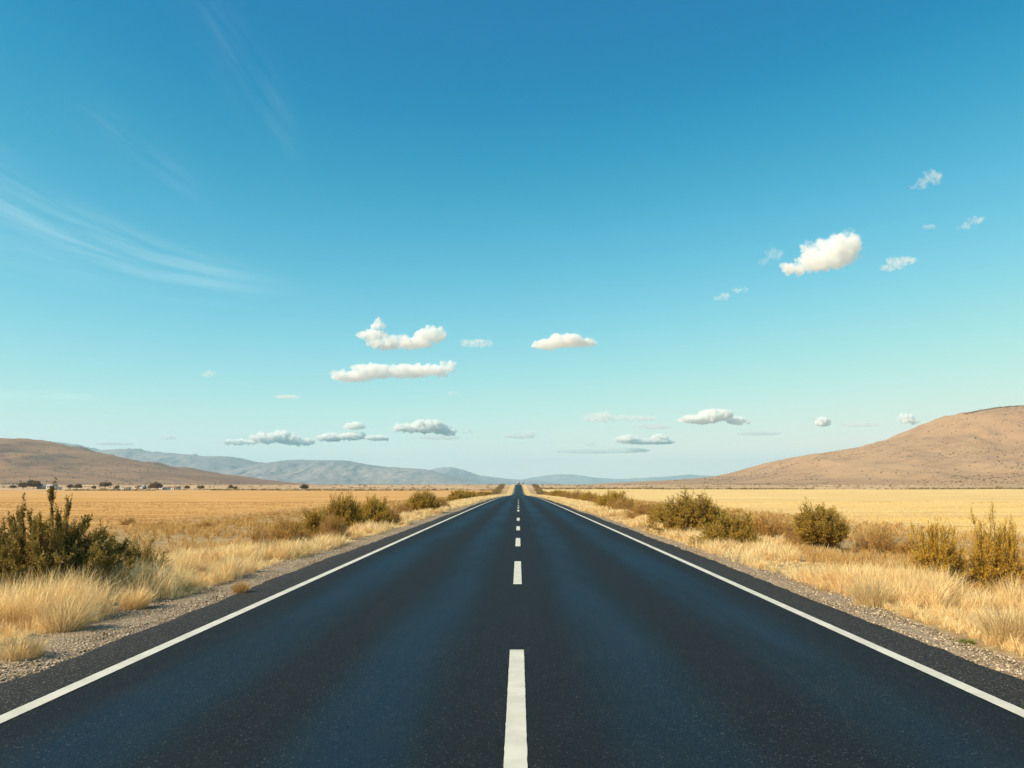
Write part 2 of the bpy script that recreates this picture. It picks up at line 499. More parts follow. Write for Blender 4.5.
# ------------------------------------------------------------------ grass
def blades(P, H, W, lean, curve, head=None, segs=3, az=None):
    """one mesh worth of grass blades. P (N,3) roots, H heights, W widths, lean (N,2) horizontal tip offset as share of height"""
    n = len(P)
    az = rng.random(n) * math.pi if az is None else az
    side = np.stack([np.cos(az), np.sin(az), np.zeros(n)], 1)
    ts = np.linspace(0, 1, segs + 1)
    if head is None: head = np.zeros(n, bool)
    verts = []
    for k, t in enumerate(ts):
        bend = t ** (1 + curve)
        c = P + np.stack([lean[:, 0] * H * bend, lean[:, 1] * H * bend, H * t * (1 - .12 * t * (lean ** 2).sum(1))], 1)
        if k == segs:
            verts.append(c[:, None, :])
        else:
            wn = W * (1 - t) ** .6
            wh = W * np.array([.6, .45, 1.9, 1.2])[min(k, 3)]
            w = np.where(head, wh, wn)[:, None] * .5
            verts.append(np.stack([c - side * w, c + side * w], 1))
    V = np.concatenate(verts, 1)             # n, 2*segs+1, 3
    m = V.shape[1]
    q = []
    for k in range(segs - 1):
        q.append([2 * k, 2 * k + 1, 2 * k + 3, 2 * k + 2])
    q = np.array(q)[None] + m * np.arange(n)[:, None, None]
    tr = (np.array([2 * segs - 2, 2 * segs - 1, 2 * segs])[None] + m * np.arange(n)[:, None])
    return V.reshape(-1, 3), q.reshape(-1, 4), tr, m

def grass_mesh(name, P, H, W, lean, mat, curve=.9, headp=.3, segs=3, rnd=None):
    n = len(P)
    v, q, tr, m = blades(P, H, W, lean, curve, rng.random(n) < headp, segs)
    r = rng.random(n) if rnd is None else rnd
    return mesh_np(name, v, [q, tr], mat, False, {'rnd': np.repeat(r, m)})

STRAW = [(0.0, (.26, .13, .04)), (0.25, (.64, .42, .17)), (0.6, (.87, .68, .36)), (1.0, (.95, .83, .54))]
RUST = [(0.0, (.30, .15, .045)), (0.35, (.54, .31, .10)), (0.7, (.70, .45, .17)), (1.0, (.84, .62, .29))]
m_straw = m_plant('dry_grass', STRAW, .35)
m_rust = m_plant('brown_dry_grass', RUST, .3)
m_stub = m_plant('field_stubble', [(0.0, (.40, .21, .06)), (.5, (.62, .37, .14)), (1.0, (.78, .54, .24))], .3)
m_stub_r = m_plant('pale_field_stubble', [(0.0, (.52, .32, .11)), (.5, (.76, .52, .21)), (1.0, (.88, .66, .31))], .3)

def scatter_tufts(ntuft, per, xr, yr, hfun, tr, side, ypow=1.0, dens=None, wbase=.004):
    y = yr[0] + (yr[1] - yr[0]) * rng.random(ntuft) ** ypow
    x = xr[0] + (xr[1] - xr[0]) * rng.random(ntuft)
    if dens is not None:
        k = rng.random(ntuft) < dens(x, y); x, y = x[k], y[k]
    if side:
        g = gravel_width(y, side); k = x > g + .08 * rng.random(len(x)); x, y = x[k], y[k]
    if side and side < 0:      # thin growth under the dark bush
        k = rng.random(len(x)) > .8 * np.exp(-(((x - 6.5) / .75) ** 2 + ((y - 11.3) / 1.9) ** 2)); x, y = x[k], y[k]
    n = len(x)
    hs = hfun(x, y) * (.6 + .8 * rng.random(n))
    tx = np.repeat(x, per); ty = np.repeat(y, per); th = np.repeat(hs, per)
    a = rng.random(n * per) * 6.283; r = np.abs(rng.normal(0, 1, n * per)) * .5
    rad = np.repeat(tr * (.5 + rng.random(n)), per) * np.clip(hs.repeat(per) / .5, .5, 1.4)
    px = tx + np.cos(a) * r * rad; py = ty + np.sin(a) * r * rad
    lean = np.stack([np.cos(a), np.sin(a)], 1) * (.05 + .45 * np.clip(r, 0, 1.5))[:, None] + rng.normal(0, .22, (n * per, 2))
    wild = rng.random(n * per) < .16
    lean += np.where(wild[:, None], rng.normal(0, .5, (n * per, 2)), 0)
    lean[:, 0] += (.03 * (side or 1))
    H = th * (.55 + .5 * rng.random(n * per))
    s = side or 1
    X = s * px
    lean[:, 0] *= s
    P = np.stack([X, py, zground(X, py) - .02], 1)
    dist = np.hypot(X, py)
    W = wbase * (.7 + .8 * rng.random(n * per)) * np.clip(dist / 11, .8, 14)
    rv = np.clip(np.repeat(rng.random(n), per) * .45 + rng.random(n * per) * .55, 0, 1)
    return P, H, W, lean, rv

def cat(parts): return [np.concatenate(z) for z in zip(*parts)]
def bandlum(x, y): return fbm(x * .5, y * .28, 91, 3)

for s in (-1, 1):
    nm = 'left' if s < 0 else 'right'
    hf = lambda x, y: (.10 + .38 * sstep(.42, .60, fbm(x * .7, y * .5, 95 + s, 2))) * (1 - .3 * sstep(12, 26, y)) * (1 + (.42 if s > 0 else .08) * (1 - sstep(10.5, 14, y))) * (1 - (.35 * np.exp(-((y - 17) / 4.5) ** 2) if s > 0 else 0)) * np.where(x > 6.6, .8, 1)
    dn = lambda x, y: (1 - .72 * sstep(6.4, 7.8, x)) * (.22 + .78 * sstep(.30, .52, fbm(x * .8, y * .5, 99 + s, 2)))
    parts = [scatter_tufts(4200, 70, (4.9, 9.0), (5.0, 17), hf, .17, s, 1.0, dn, .0026),
             scatter_tufts(4600, 40, (4.7, 8.2), (17, 60), hf, .19, s, 1.2, dn, .003),
             scatter_tufts(3600, 18, (4.6, 7.4), (60, 240), lambda x, y: .36 + 0 * x, .35, s, 1.3, None, .003),
             scatter_tufts(3800, 8, (4.6, 8.5), (240, 1150), lambda x, y: .5 + 0 * x, .8, s, 1.2)]
    P, H, W, L, rv = cat(parts)
    o = obj('verge_grass', grass_mesh('verge_grass', P, H, W, L, m_straw, .9, .28, 3, rv))
    tag(o, 'tall pale golden grass along the %s edge of the road' % nm, 'grass', kind='stuff')
    # rougher, browner growth behind
    rd = lambda x, y: (.2 + .8 * sstep(.40, .58, fbm(x * .4, y * .4, 103, 3))) * (1 - sstep(13, 18.5, x))
    parts = [scatter_tufts(3800, 34, (6.2, 18), (6, 24), lambda x, y: .10 + .22 * bandlum(x, y), .2, s, 1.0, rd, .003),
             scatter_tufts(5600, 24, (6.4, 19), (24, 70), lambda x, y: .10 + .20 * bandlum(x, y), .25, s, 1.1, rd, .0035),
             scatter_tufts(2600, 12, (7.2, 17), (70, 260), lambda x, y: .22 + 0 * x, .5, s, 1.2)]
    P, H, W, L, rv = cat(parts)
    o = obj('rough_grass', grass_mesh('rough_grass', P, H, W, L, m_rust, .8, .15, 3, rv))
    tag(o, 'low brown rough grass behind the verge on the %s' % nm, 'grass', kind='stuff')
    # field stubble
    def stub(n, xr, yr, hh, per):
        x = xr[0] + (xr[1] - xr[0]) * rng.random(n); y = yr[0] + (yr[1] - yr[0]) * rng.random(n) ** 1.2
        y = np.round(y / .45) * .45 + rng.normal(0, .05, n)
        k = (x < y * .75 + 8) & (x > 12 + 6 * rng.random(n)); x, y = x[k], y[k]
        x = np.repeat(x, per) + rng.normal(0, .06, len(x) * per); y = np.repeat(y, per) + rng.normal(0, .04, len(y) * per)
        X = s * x; n = len(X)
        P = np.stack([X, y, zground(X, y) - .01], 1)
        H = hh * (.6 + .7 * rng.random(n)); d = np.hypot(X, y)
        W = .006 * np.clip(d / 12, 1, 9) * (.7 + .6 * rng.random(n))
        return P, H, W, rng.normal(0, .28, (n, 2)), rng.random(n)
    P, H, W, L, rv = cat([stub(14000, (12, 45), (8, 50), .07, 6), stub(14000, (12, 90), (40, 110), .07, 4)])
    o = obj('field_stubble', grass_mesh('field_stubble', P, H, W, L, m_stub if s < 0 else m_stub_r, .5, 0, 2, rv))
    tag(o, 'short cut straw covering the %s field' % nm, 'stubble', kind='stuff')

# individual tufts one can pick out
def tuft_mesh(n, H, Rr, mat, name='grass_blades', leanx=0.1, head=.4, w=.003):
    a = rng.random(n) * 6.283; r = np.sqrt(rng.random(n))
    P = np.stack([np.cos(a) * r * Rr * .55, np.sin(a) * r * Rr * .55, np.full(n, -.02)], 1)
    lean = np.stack([np.cos(a), np.sin(a)], 1) * (.06 + .42 * r)[:, None] + rng.normal(0, .24, (n, 2)); lean[:, 0] += leanx
    h = H * (.3 + .75 * rng.random(n) ** .8) * (1.05 - .45 * r)
    return grass_mesh(name, P, h, w * (.7 + .8 * rng.random(n)), lean, mat, .9, head, 3)
def tuft(px, py, H, Rr, n, label, mat=None, leanx=.1, head=.4, w=.0032):
    x, y = on_ground(px, py)
    o = obj('grass_tuft', tuft_mesh(n, H, Rr, mat or m_straw, leanx=leanx, head=head, w=w), loc=(x, y, float(zground(x, y))))
    return tag(o, label, 'grass tuft', 'grass tufts beside the road')
tuft(66, 628, .50, .36, 1500, 'big feathery golden tuft in front of the large dark bush on the left', leanx=.15)
tuft(134, 606, .44, .30, 1300, 'rounded straw tuft right of the large dark bush, at the gravel edge')
tuft(20, 655, .34, .34, 900, 'low orange tuft at the left picture edge, nearest the camera')
tuft(241, 591, .27, .17, 1100, 'small orange tuft alone at the asphalt edge, left of the road', m_rust, 0, .1)
tuft(872, 603, .55, .40, 1100, 'tall pale tuft leaning over the gravel right of the road', leanx=-.1)
tuft(826, 588, .17, .22, 520, 'small low straw tuft on the gravel right of the road')
tuft(1008, 640, .58, .42, 1200, 'tall blond tuft at the right picture edge, nearest the camera', leanx=-.05)
m_weed = m_plant('green_weed', [(0, (.10, .14, .03)), (1, (.32, .34, .08))], .3)
tuft(966, 640, .10, .14, 260, 'small green weed at the foot of the right verge grass', m_weed, 0, 0, .008)

# ------------------------------------------------------------------ shrubs
def tubes(paths, radii, sides=4):
    """paths (N,K,3), radii (N,K)"""
    n, K, _ = paths.shape
    T = np.gradient(paths, axis=1); T /= np.linalg.norm(T, axis=2, keepdims=True) + 1e-9
    ref = np.where(np.abs(T[..., 2:3]) > .9, np.array([1., 0, 0]), np.array([0, 0, 1.]))
    A = np.cross(T, ref); A /= np.linalg.norm(A, axis=2, keepdims=True) + 1e-9
    B = np.cross(T, A)
    th = np.arange(sides) * 2 * math.pi / sides
    V = paths[:, :, None, :] + radii[:, :, None, None] * (np.cos(th)[None, None, :, None] * A[:, :, None, :] + np.sin(th)[None, None, :, None] * B[:, :, None, :])
    base = (np.arange(n) * K * sides)[:, None, None] + (np.arange(K - 1) * sides)[None, :, None]
    i = np.arange(sides)[None, None, :]; j = (i + 1) % sides
    f = np.stack([base + i, base + j, base + j + sides, base + i + sides], -1)
    return V.reshape(-1, 3), f.reshape(-1, 4)

def unit(v): return v / (np.linalg.norm(v, axis=-1, keepdims=True) + 1e-9)

def shrub_parts(W, H, nb=50, nsub=20, nleaf=14, ll=.04, lw=.012, sub=.2, up=.5, base_r=.12, low=.12,
                leaf_up=.3, wood_r=.012, spread=.9, ball=False, top=1.0, ragged=.22, clear=.35, skew=0.0, K=6, sub_wood=True):
    """returns wood (v,f), leaves (v,f,rnd). W: full width, H: height"""
    az = rng.random(nb) * 6.283
    el = np.arcsin(low + (1 - low) * rng.random(nb) ** .9)
    d = np.stack([np.cos(az) * np.cos(el), np.sin(az) * np.cos(el), np.sin(el)], 1)
    rr = 1 - ragged * rng.random(nb) + .10 * rng.normal(0, 1, nb)
    tip = d * rr[:, None] * np.array([W / 2, W / 2, H * top])
    if ball:
        el = np.arcsin(-.45 + 1.45 * rng.random(nb)); d = np.stack([np.cos(az) * np.cos(el), np.sin(az) * np.cos(el), np.sin(el)], 1)
        tip = d * rr[:, None] * np.array([W / 2, W / 2, H * .43]) + np.array([0, 0, H * .54])
    tip[:, 0] += skew * tip[:, 2]
    root = np.stack([np.cos(az), np.sin(az), 0 * az], 1) * base_r * rng.random((nb, 1))
    mid = root * .4 + tip * .6; mid[:, 2] = tip[:, 2] * (.35 + .2 * rng.random(nb)) if up >= 0 else mid[:, 2]
    mid += rng.normal(0, .05 * W, (nb, 3)) * np.array([1, 1, .5])
    t = np.linspace(0, 1, K)[None, :, None]
    path = (1 - t) ** 2 * root[:, None] + 2 * t * (1 - t) * mid[:, None] + t ** 2 * tip[:, None]
    path[:, 1:] += rng.normal(0, .012 * W, path[:, 1:].shape)
    rad = wood_r * (1 - .8 * np.linspace(0, 1, K))[None] * (.6 + .8 * rng.random((nb, 1)))
    wv, wf = tubes(path, rad, 5)
    # sub shoots
    ns = nb * nsub
    bi = np.repeat(np.arange(nb), nsub); ts = clear + (1 - clear) * rng.random(ns) ** .8
    def P(i, t):
        t = t[:, None]; return (1 - t) ** 2 * root[i] + 2 * t * (1 - t) * mid[i] + t ** 2 * tip[i]
    s0 = P(bi, ts); tan = unit(P(bi, np.minimum(ts + .05, 1.05)) - P(bi, ts - .05))
    sdir = unit(tan + rng.normal(0, spread * .6, (ns, 3)) + np.array([0, 0, up]))
    sl = sub * (.5 + .9 * rng.random(ns))
    s2 = s0 + sdir * sl[:, None]; s2[:, 2] = np.maximum(s2[:, 2], .03); s1 = s0 + sdir * sl[:, None] * .5 + rng.normal(0, .1, (ns, 3)) * sl[:, None]
    if sub_wood:
        sp_ = np.stack([s0, s1, s2], 1)
        v2, f2 = tubes(sp_, np.repeat((wood_r * .28 * np.array([1, .7, .3]))[None], ns, 0), 3)
        wf = [wf, f2 + len(wv)]; wv = np.concatenate([wv, v2])
    else: wf = [wf]
    # leaves
    nl = ns * nleaf
    li = np.repeat(np.arange(ns), nleaf); lt = (.1 + .92 * rng.random(nl))[:, None]
    p = s0[li] * (1 - lt) + s2[li] * lt + 2 * lt * (1 - lt) * (s1[li] - .5 * (s0[li] + s2[li])) 
    ld = unit(sdir[li] * leaf_up * 2 + rng.normal(0, 1, (nl, 3)))
    L = ll * (.6 + .8 * rng.random(nl))[:, None]
    sd_ = unit(np.cross(ld, rng.normal(0, 1, (nl, 3))))
    w = lw * (.6 + .8 * rng.random(nl))[:, None] * .5
    a = p; b = p + ld * L * .5 + sd_ * w; c = p + ld * L; d_ = p + ld * L * .5 - sd_ * w
    lv = np.stack([a, b, c, d_], 1).reshape(-1, 3)
    lf = np.arange(nl * 4).reshape(-1, 4)
    rv = np.clip(.5 * rng.random(ns)[li] + .5 * rng.random(nl), 0, 1)
    return (wv, wf), (lv, lf, np.repeat(rv, 4))

m_bark = m_simple('grey_brown_bark', (.13, .095, .07), .9, .35, 12)
m_twig = m_simple('pale_dry_twig', (.30, .20, .11), .9, .3, 12)
m_juni = m_plant('juniper_needles', [(0, (.09, .058, .012)), (.5, (.32, .22, .045)), (1, (.58, .42, .11))], .32, .7)
m_oliv = m_plant('olive_leaves', [(0, (.22, .125, .014)), (.5, (.54, .34, .045)), (1, (.80, .56, .13))], .46, .7)
m_gold = m_plant('golden_green_leaves', [(0, (.36, .18, .012)), (.5, (.72, .45, .045)), (1, (.90, .63, .13))], .46, .7)
m_rusb = m_plant('rusty_dry_leaves', [(0, (.30, .135, .022)), (.5, (.56, .31, .07)), (1, (.76, .48, .16))], .42, .7)

def shrub_proto(name, mat, wood_mat, **kw):
    (wv, wf), (lv, lf, rv) = shrub_parts(**kw)
    mw = mesh_np('branches', wv, wf, wood_mat, True)
    ml = mesh_np('foliage', lv, lf, mat, False, {'rnd': rv})
    return mw, ml
def shrub(name, proto, x, y, rz, sx, sz, label, cat, group, zoff=0.0, sy=None):
    r = empty(name, (x, y, float(zground(x, y)) - .02 + zoff), rz)
    r.scale = (sx, sy or sx, sz)
    tag(r, label, cat, group)
    obj('branches', proto[0], r); obj('foliage', proto[1], r)
    return r

# 1. the large dark juniper on the left
gx_, gy_ = on_ground(30, 606)
JG = 'evergreen bushes beside the left gravel'
def join_parts(*ps):
    wv = []; wf = []; lv = []; lf = []; rv = []; nw = nl = 0
    for (a, fs), (c, d, e) in ps:
        fs = fs if isinstance(fs, list) else [fs]
        wv.append(a); wf += [q + nw for q in fs]; nw += len(a)
        lv.append(c); lf.append(d + nl); rv.append(e); nl += len(c)
    return (mesh_np('branches', np.concatenate(wv), wf, m_bark, True),
            mesh_np('foliage', np.concatenate(lv), np.concatenate(lf), m_juni, False, {'rnd': np.concatenate(rv)}))
jun = join_parts(
    shrub_parts(W=2.5, H=.98, nb=230, nsub=24, nleaf=22, ll=.042, lw=.014, sub=.15, up=.3, base_r=.4, low=-.05, leaf_up=.5, wood_r=.014, spread=.7, ragged=.35, clear=.3),
    shrub_parts(W=2.6, H=1.12, nb=95, nsub=34, nleaf=26, ll=.040, lw=.013, sub=.13, up=.5, base_r=.35, low=.12, leaf_up=.6, wood_r=.016, spread=.45, ragged=.34, clear=.45, skew=.06))
shrub('juniper_bush', jun, gx_ - .32, gy_ + .9, 2.2, 1, 1.25, 'large dark olive evergreen bush with spiky shoots at the left picture edge', 'bush', JG)
# tall leaders that stand out of the bush
j2 = shrub_proto('j2', m_juni, m_bark, W=1.3, H=.75, nb=60, nsub=18, nleaf=24, ll=.036, lw=.010, sub=.17, up=.7, base_r=.12,
                 low=.05, leaf_up=.55, wood_r=.012, spread=.6, ragged=.35, clear=.25, skew=.25)
x_, y_ = on_ground(122, 590)
shrub('juniper_bush', j2, x_ - .22, y_ + .9, 0, .9, 1, 'small dark spiky bush between the large dark bush and the rounded tuft', 'bush', JG)

# 2. named bushes read off the photograph: px centre, py base, width px, height px, kind
rnd_ = shrub_proto('round', m_oliv, m_bark, W=1.3, H=1.08, nb=170, nsub=22, nleaf=12, ll=.036, lw=.014, sub=.14, up=.0, base_r=.05,
                   low=.28, leaf_up=.45, wood_r=.012, spread=.9, ragged=.2, clear=.45, ball=True)
oliA = shrub_proto('oa', m_oliv, m_bark, W=2.0, H=1.1, nb=130, nsub=24, nleaf=12, ll=.05, lw=.02, sub=.24, up=.12, base_r=.3,
                   low=.02, leaf_up=.4, wood_r=.014, spread=.8, ragged=.25, clear=.35)
oliB = shrub_proto('ob', m_oliv, m_bark, W=2.0, H=1.0, nb=100, nsub=22, nleaf=12, ll=.055, lw=.022, sub=.26, up=.15, base_r=.35,
                   low=.02, leaf_up=.4, wood_r=.014, spread=.9, ragged=.35, clear=.35)
rusA = shrub_proto('ra', m_rusb, m_twig, W=2.0, H=1.0, nb=95, nsub=20, nleaf=10, ll=.05, lw=.016, sub=.24, up=.2, base_r=.4,
                   low=.02, leaf_up=.5, wood_r=.010, spread=.9, ragged=.35, clear=.3)
rusB = shrub_proto('rb', m_rusb, m_twig, W=2.0, H=1.0, nb=75, nsub=20, nleaf=8, ll=.05, lw=.015, sub=.28, up=.25, base_r=.5,
                   low=.02, leaf_up=.5, wood_r=.010, spread=1.0, ragged=.45, clear=.3)
golA = shrub_proto('ga', m_gold, m_bark, W=1.3, H=1.15, nb=120, nsub=24, nleaf=15, ll=.034, lw=.012, sub=.17, up=.5, base_r=.15,
                   low=.04, leaf_up=.5, wood_r=.012, spread=.7, ragged=.4, clear=.25, top=1.0)
golB = shrub_proto('gb', m_gold, m_bark, W=1.5, H=1.2, nb=130, nsub=24, nleaf=15, ll=.034, lw=.012, sub=.19, up=.55, base_r=.2,
                   low=.04, leaf_up=.5, wood_r=.012, spread=.7, ragged=.45, clear=.25)
DIM = {id(rnd_): (1.35, 1.12), id(oliA): (1.95, 1.15), id(oliB): (1.9, 1.02), id(rusA): (1.85, .98), id(rusB): (1.8, .95), id(golA): (1.2, 1.2), id(golB): (1.35, 1.25)}
def place(px, py, wpx, hpx, proto, name, label, group, cat='bush', asym=1.0):
    x, y = on_ground(px, py)
    W, H = DIM[id(proto)]
    sx = wpx * y / F / W; sz = hpx * y / F / H
    return shrub(name, proto, x, y, rng.random() * 6.28, sx, sz, label, cat, group, sy=sx * asym)
LG = 'bushes in the left roadside row'; RG = 'bushes in the right roadside row'
place(820, 545, 52, 46, rnd_, 'round_bush', 'round olive bush with bare stems below and a shadow on its right', RG)
place(692, 533, 68, 42, oliA, 'olive_bush', 'widest olive green bush right of the road, behind the low brown one', RG)
place(729, 546, 60, 35, oliB, 'olive_bush', 'low brownish olive bush in front of the widest olive bush', RG)
place(768, 534, 52, 24, rusA, 'dry_bush', 'rusty bush between the widest olive bush and the round bush', RG)
place(800, 541, 34, 22, rusB, 'dry_bush', 'small rusty bush touching the left side of the round bush', RG)
place(880, 547, 48, 24, rusB, 'dry_bush', 'low orange brown bush just right of the round bush shadow', RG)
place(912, 549, 34, 18, rusA, 'dry_bush', 'flat orange brown bush between the round bush and the golden green pair', RG)
place(940, 582, 52, 68, golA, 'golden_bush', 'golden green pointed bush, left one of the pair at the right edge', RG)
place(996, 582, 56, 74, golB, 'golden_bush', 'golden green bush with bare tips, middle one at the right edge', RG)
place(1056, 588, 50, 56, golA, 'golden_bush', 'golden green bush cut off by the right picture edge', RG)
place(664, 526, 34, 24, oliB, 'olive_bush', 'olive bush on the left flank of the widest olive bush', RG)
place(647, 517, 44, 18, rusA, 'dry_bush', 'rusty bush left of the widest olive bush', RG)
place(622, 511, 34, 15, rusB, 'dry_bush', 'small rusty bush farther up the right verge beside a pale grass gap', RG)
place(608, 508, 26, 15, oliB, 'olive_bush', 'small olive bush at the near end of the far right bush chain', RG)
# left row
place(343, 527, 42, 36, oliA, 'olive_bush', 'tallest dark olive bush left of the road', LG)
place(312, 535, 38, 29, oliB, 'olive_bush', 'olive bush just left of the tallest left bush', LG)
place(372, 523, 38, 29, oliB, 'olive_bush', 'olive bush just right of the tallest left bush', LG)
place(390, 521, 20, 18, rusA, 'dry_bush', 'small rusty bush at the far end of the olive group', LG)
place(285, 545, 46, 32, rusA, 'dry_bush', 'rusty bush standing in pale grass left of the olive group', LG)
place(262, 550, 30, 26, rusB, 'dry_bush', 'leftmost rusty bush of the left roadside row', LG)
place(331, 538, 34, 24, rusB, 'dry_bush', 'rusty bush in front of the tallest left bush', LG)
place(423, 511, 34, 23, oliA, 'olive_bush', 'olive bush standing apart before the far left chain', LG)
place(404, 514, 18, 12, rusB, 'dry_bush', 'low rusty bush beside the olive bush standing apart', LG)
place(441, 508, 18, 12, rusA, 'dry_bush', 'rusty bush just past the olive bush standing apart', LG)
place(128, 520, 16, 7, rusB, 'dry_bush', 'small rusty clump in the left field beyond the large dark bush', LG)
place(160, 521, 12, 5, rusB, 'dry_bush', 'tiny rusty clump in the left field, right of a similar one', LG)
place(205, 524, 18, 7, rusA, 'dry_bush', 'low rusty clump in the left field, nearest the roadside row', LG)
place(189, 549, 26, 10, rusB, 'dry_bush', 'flat brown clump in rough grass left of the roadside row', LG)

# farther bushes follow both verges into the dip and over the rise
ORD = ['first', 'second', 'third', 'fourth', 'fifth', 'sixth', 'seventh', 'eighth', 'ninth', 'tenth', 'eleventh', 'twelfth',
       'thirteenth', 'fourteenth', 'fifteenth', 'sixteenth', 'seventeenth', 'eighteenth', 'nineteenth', 'twentieth']
for s, G in ((-1, LG), (1, RG)):
    ys = [62, 70, 79, 88, 98, 108, 118, 130, 143, 157, 172, 190, 210, 232, 256, 285]
    if s > 0: ys = [72, 79, 87, 95, 104, 113, 122, 132, 143, 155, 168, 183, 200, 220, 242, 270]
    for k, y in enumerate(ys):
        h = (1.0, .8, 1.35, .75, 1.15, .9)[(k * 5 + (2 if s > 0 else 0)) % 6] * (1.1 if y < 140 else 1.3)
        w = h * (1.6 + .9 * rng.random())
        pr = [oliA, rusA, oliB, oliB, rusB][int(rng.integers(5))]
        if s < 0: h = (.5, .45, .6, .7, .65, .8, 1.2, 1.5, 1.6, 1.4, 1.2)[k] if k < 11 else h
        if s < 0 and k < 4: pr = rusB
        w = h * (1.7 + .9 * rng.random())
        x = s * (7.2 + 1.6 * rng.random() + y * .006)
        dry = pr in (rusA, rusB)
        W, H = DIM[id(pr)]
        shrub('dry_bush' if dry else 'olive_bush', pr, x, y, rng.random() * 6, w / W, h / H,
              '%s %s bush of the far %s roadside chain, counted from the camera' % (ORD[k], 'rusty' if dry else 'dark olive', 'left' if s < 0 else 'right'),
              'bush', G)

# a far continuous scrub line along both verges
def leaf_cloud(C, Rr, n, ll, squash=.6):
    """leaf-size faces around many centres: C (M,3), Rr (M,)"""
    m = len(C); i = np.repeat(np.arange(m), n)
    d = unit(rng.normal(0, 1, (m * n, 3))) * (rng.random((m * n, 1)) ** .45)
    d[:, 2] = np.abs(d[:, 2]) * squash * 1.5
    p = C[i] + d * Rr[i][:, None]
    ld = unit(rng.normal(0, 1, p.shape)); sd_ = unit(np.cross(ld, rng.normal(0, 1, p.shape)))
    L = (ll * Rr[i] * (.6 + .8 * rng.random(m * n)))[:, None]
    v = np.stack([p - ld * L * .5, p + sd_ * L * .35, p + ld * L * .5, p - sd_ * L * .35], 1).reshape(-1, 3)
    rv = np.clip(.6 * rng.random(m)[i] + .4 * rng.random(m * n), 0, 1)
    return v, np.arange(len(v)).reshape(-1, 4), np.repeat(rv, 4)
m_scrub = m_plant('far_scrub_leaves', [(0, (.10, .06, .018)), (.5, (.20, .125, .04)), (1, (.32, .21, .08))], .25)
C = []
for s in (-1, 1):
    y = 290 + 800 * rng.random(260) ** .9
    x = s * (9 + 5 * rng.random(260) + y * .008)
    C.append(np.stack([x, y, zground(x, y)], 1))
C = np.concatenate(C)
v, f, rv = leaf_cloud(C, 1.0 + 1.4 * rng.random(len(C)), 46, .3)
tag(obj('far_roadside_scrub', mesh_np('far_roadside_scrub', v, f, m_scrub, False, {'rnd': rv})),
    'thin line of far olive scrub along both verges near the horizon', 'scrub', kind='stuff')

# scrub band behind the field
n = 1500
y = 745 + 420 * rng.random(n) ** 1.6; x = (rng.random(n) * 2 - 1) * y * .85
y = y + np.where(x > 0, 55, 0)
k = (np.abs(x) > 22) & (fbm(x * .006, y * .02, 131, 3) > .40); x, y = x[k], y[k]
xe = (rng.random(2600) * 2 - 1) * 640; ye = 742 + 9 * rng.random(2600) + np.where(xe > 0, 57, 0)
k = (np.abs(xe) > 18) & (fbm(xe * .02, ye * 0, 133, 3) > .36); x = np.append(x, xe[k]); y = np.append(y, ye[k])
v, f, rv = leaf_cloud(np.stack([x, y, zground(x, y)], 1), .7 + 1.3 * rng.random(len(x)) ** 2, 26, .4)
tag(obj('field_edge_scrub', mesh_np('field_edge_scrub', v, f, m_scrub, False, {'rnd': rv})),
    'dark scrub dotted along the far edge of the fields', 'scrub', kind='stuff')

# ------------------------------------------------------------------ hills
def hill_material(name, c0, c1, c2, sc=1.0, dark=(.16, .11, .075)):
    t = NT(name)
    p = t.pos()
    n1 = t.noise(.0016 * sc, 5, .6, p); n2 = t.noise(.012 * sc, 6, .68, p); n3 = t.noise(.06 * sc, 4, .7, p)
    n4 = t.noise(.004 * sc, 5, .6, p, (1, 1, 7))
    col = t.mix(t.rng(n1, .35, .65), c0, c1)
    col = t.mix(t.rng(n2, .45, .72, 0, .7), col, c2)
    col = t.mix(t.rng(n4, .5, .7, 0, .35), col, c2)
    col = t.mix(t.rng(n3, .60, .74, 0, .6), col, dark)
    t.principled(col, .95, t.math('ADD', n2, t.math('MULTIPLY', n3, .5)), .7, 6 / sc, spec=.1)
    return t.m

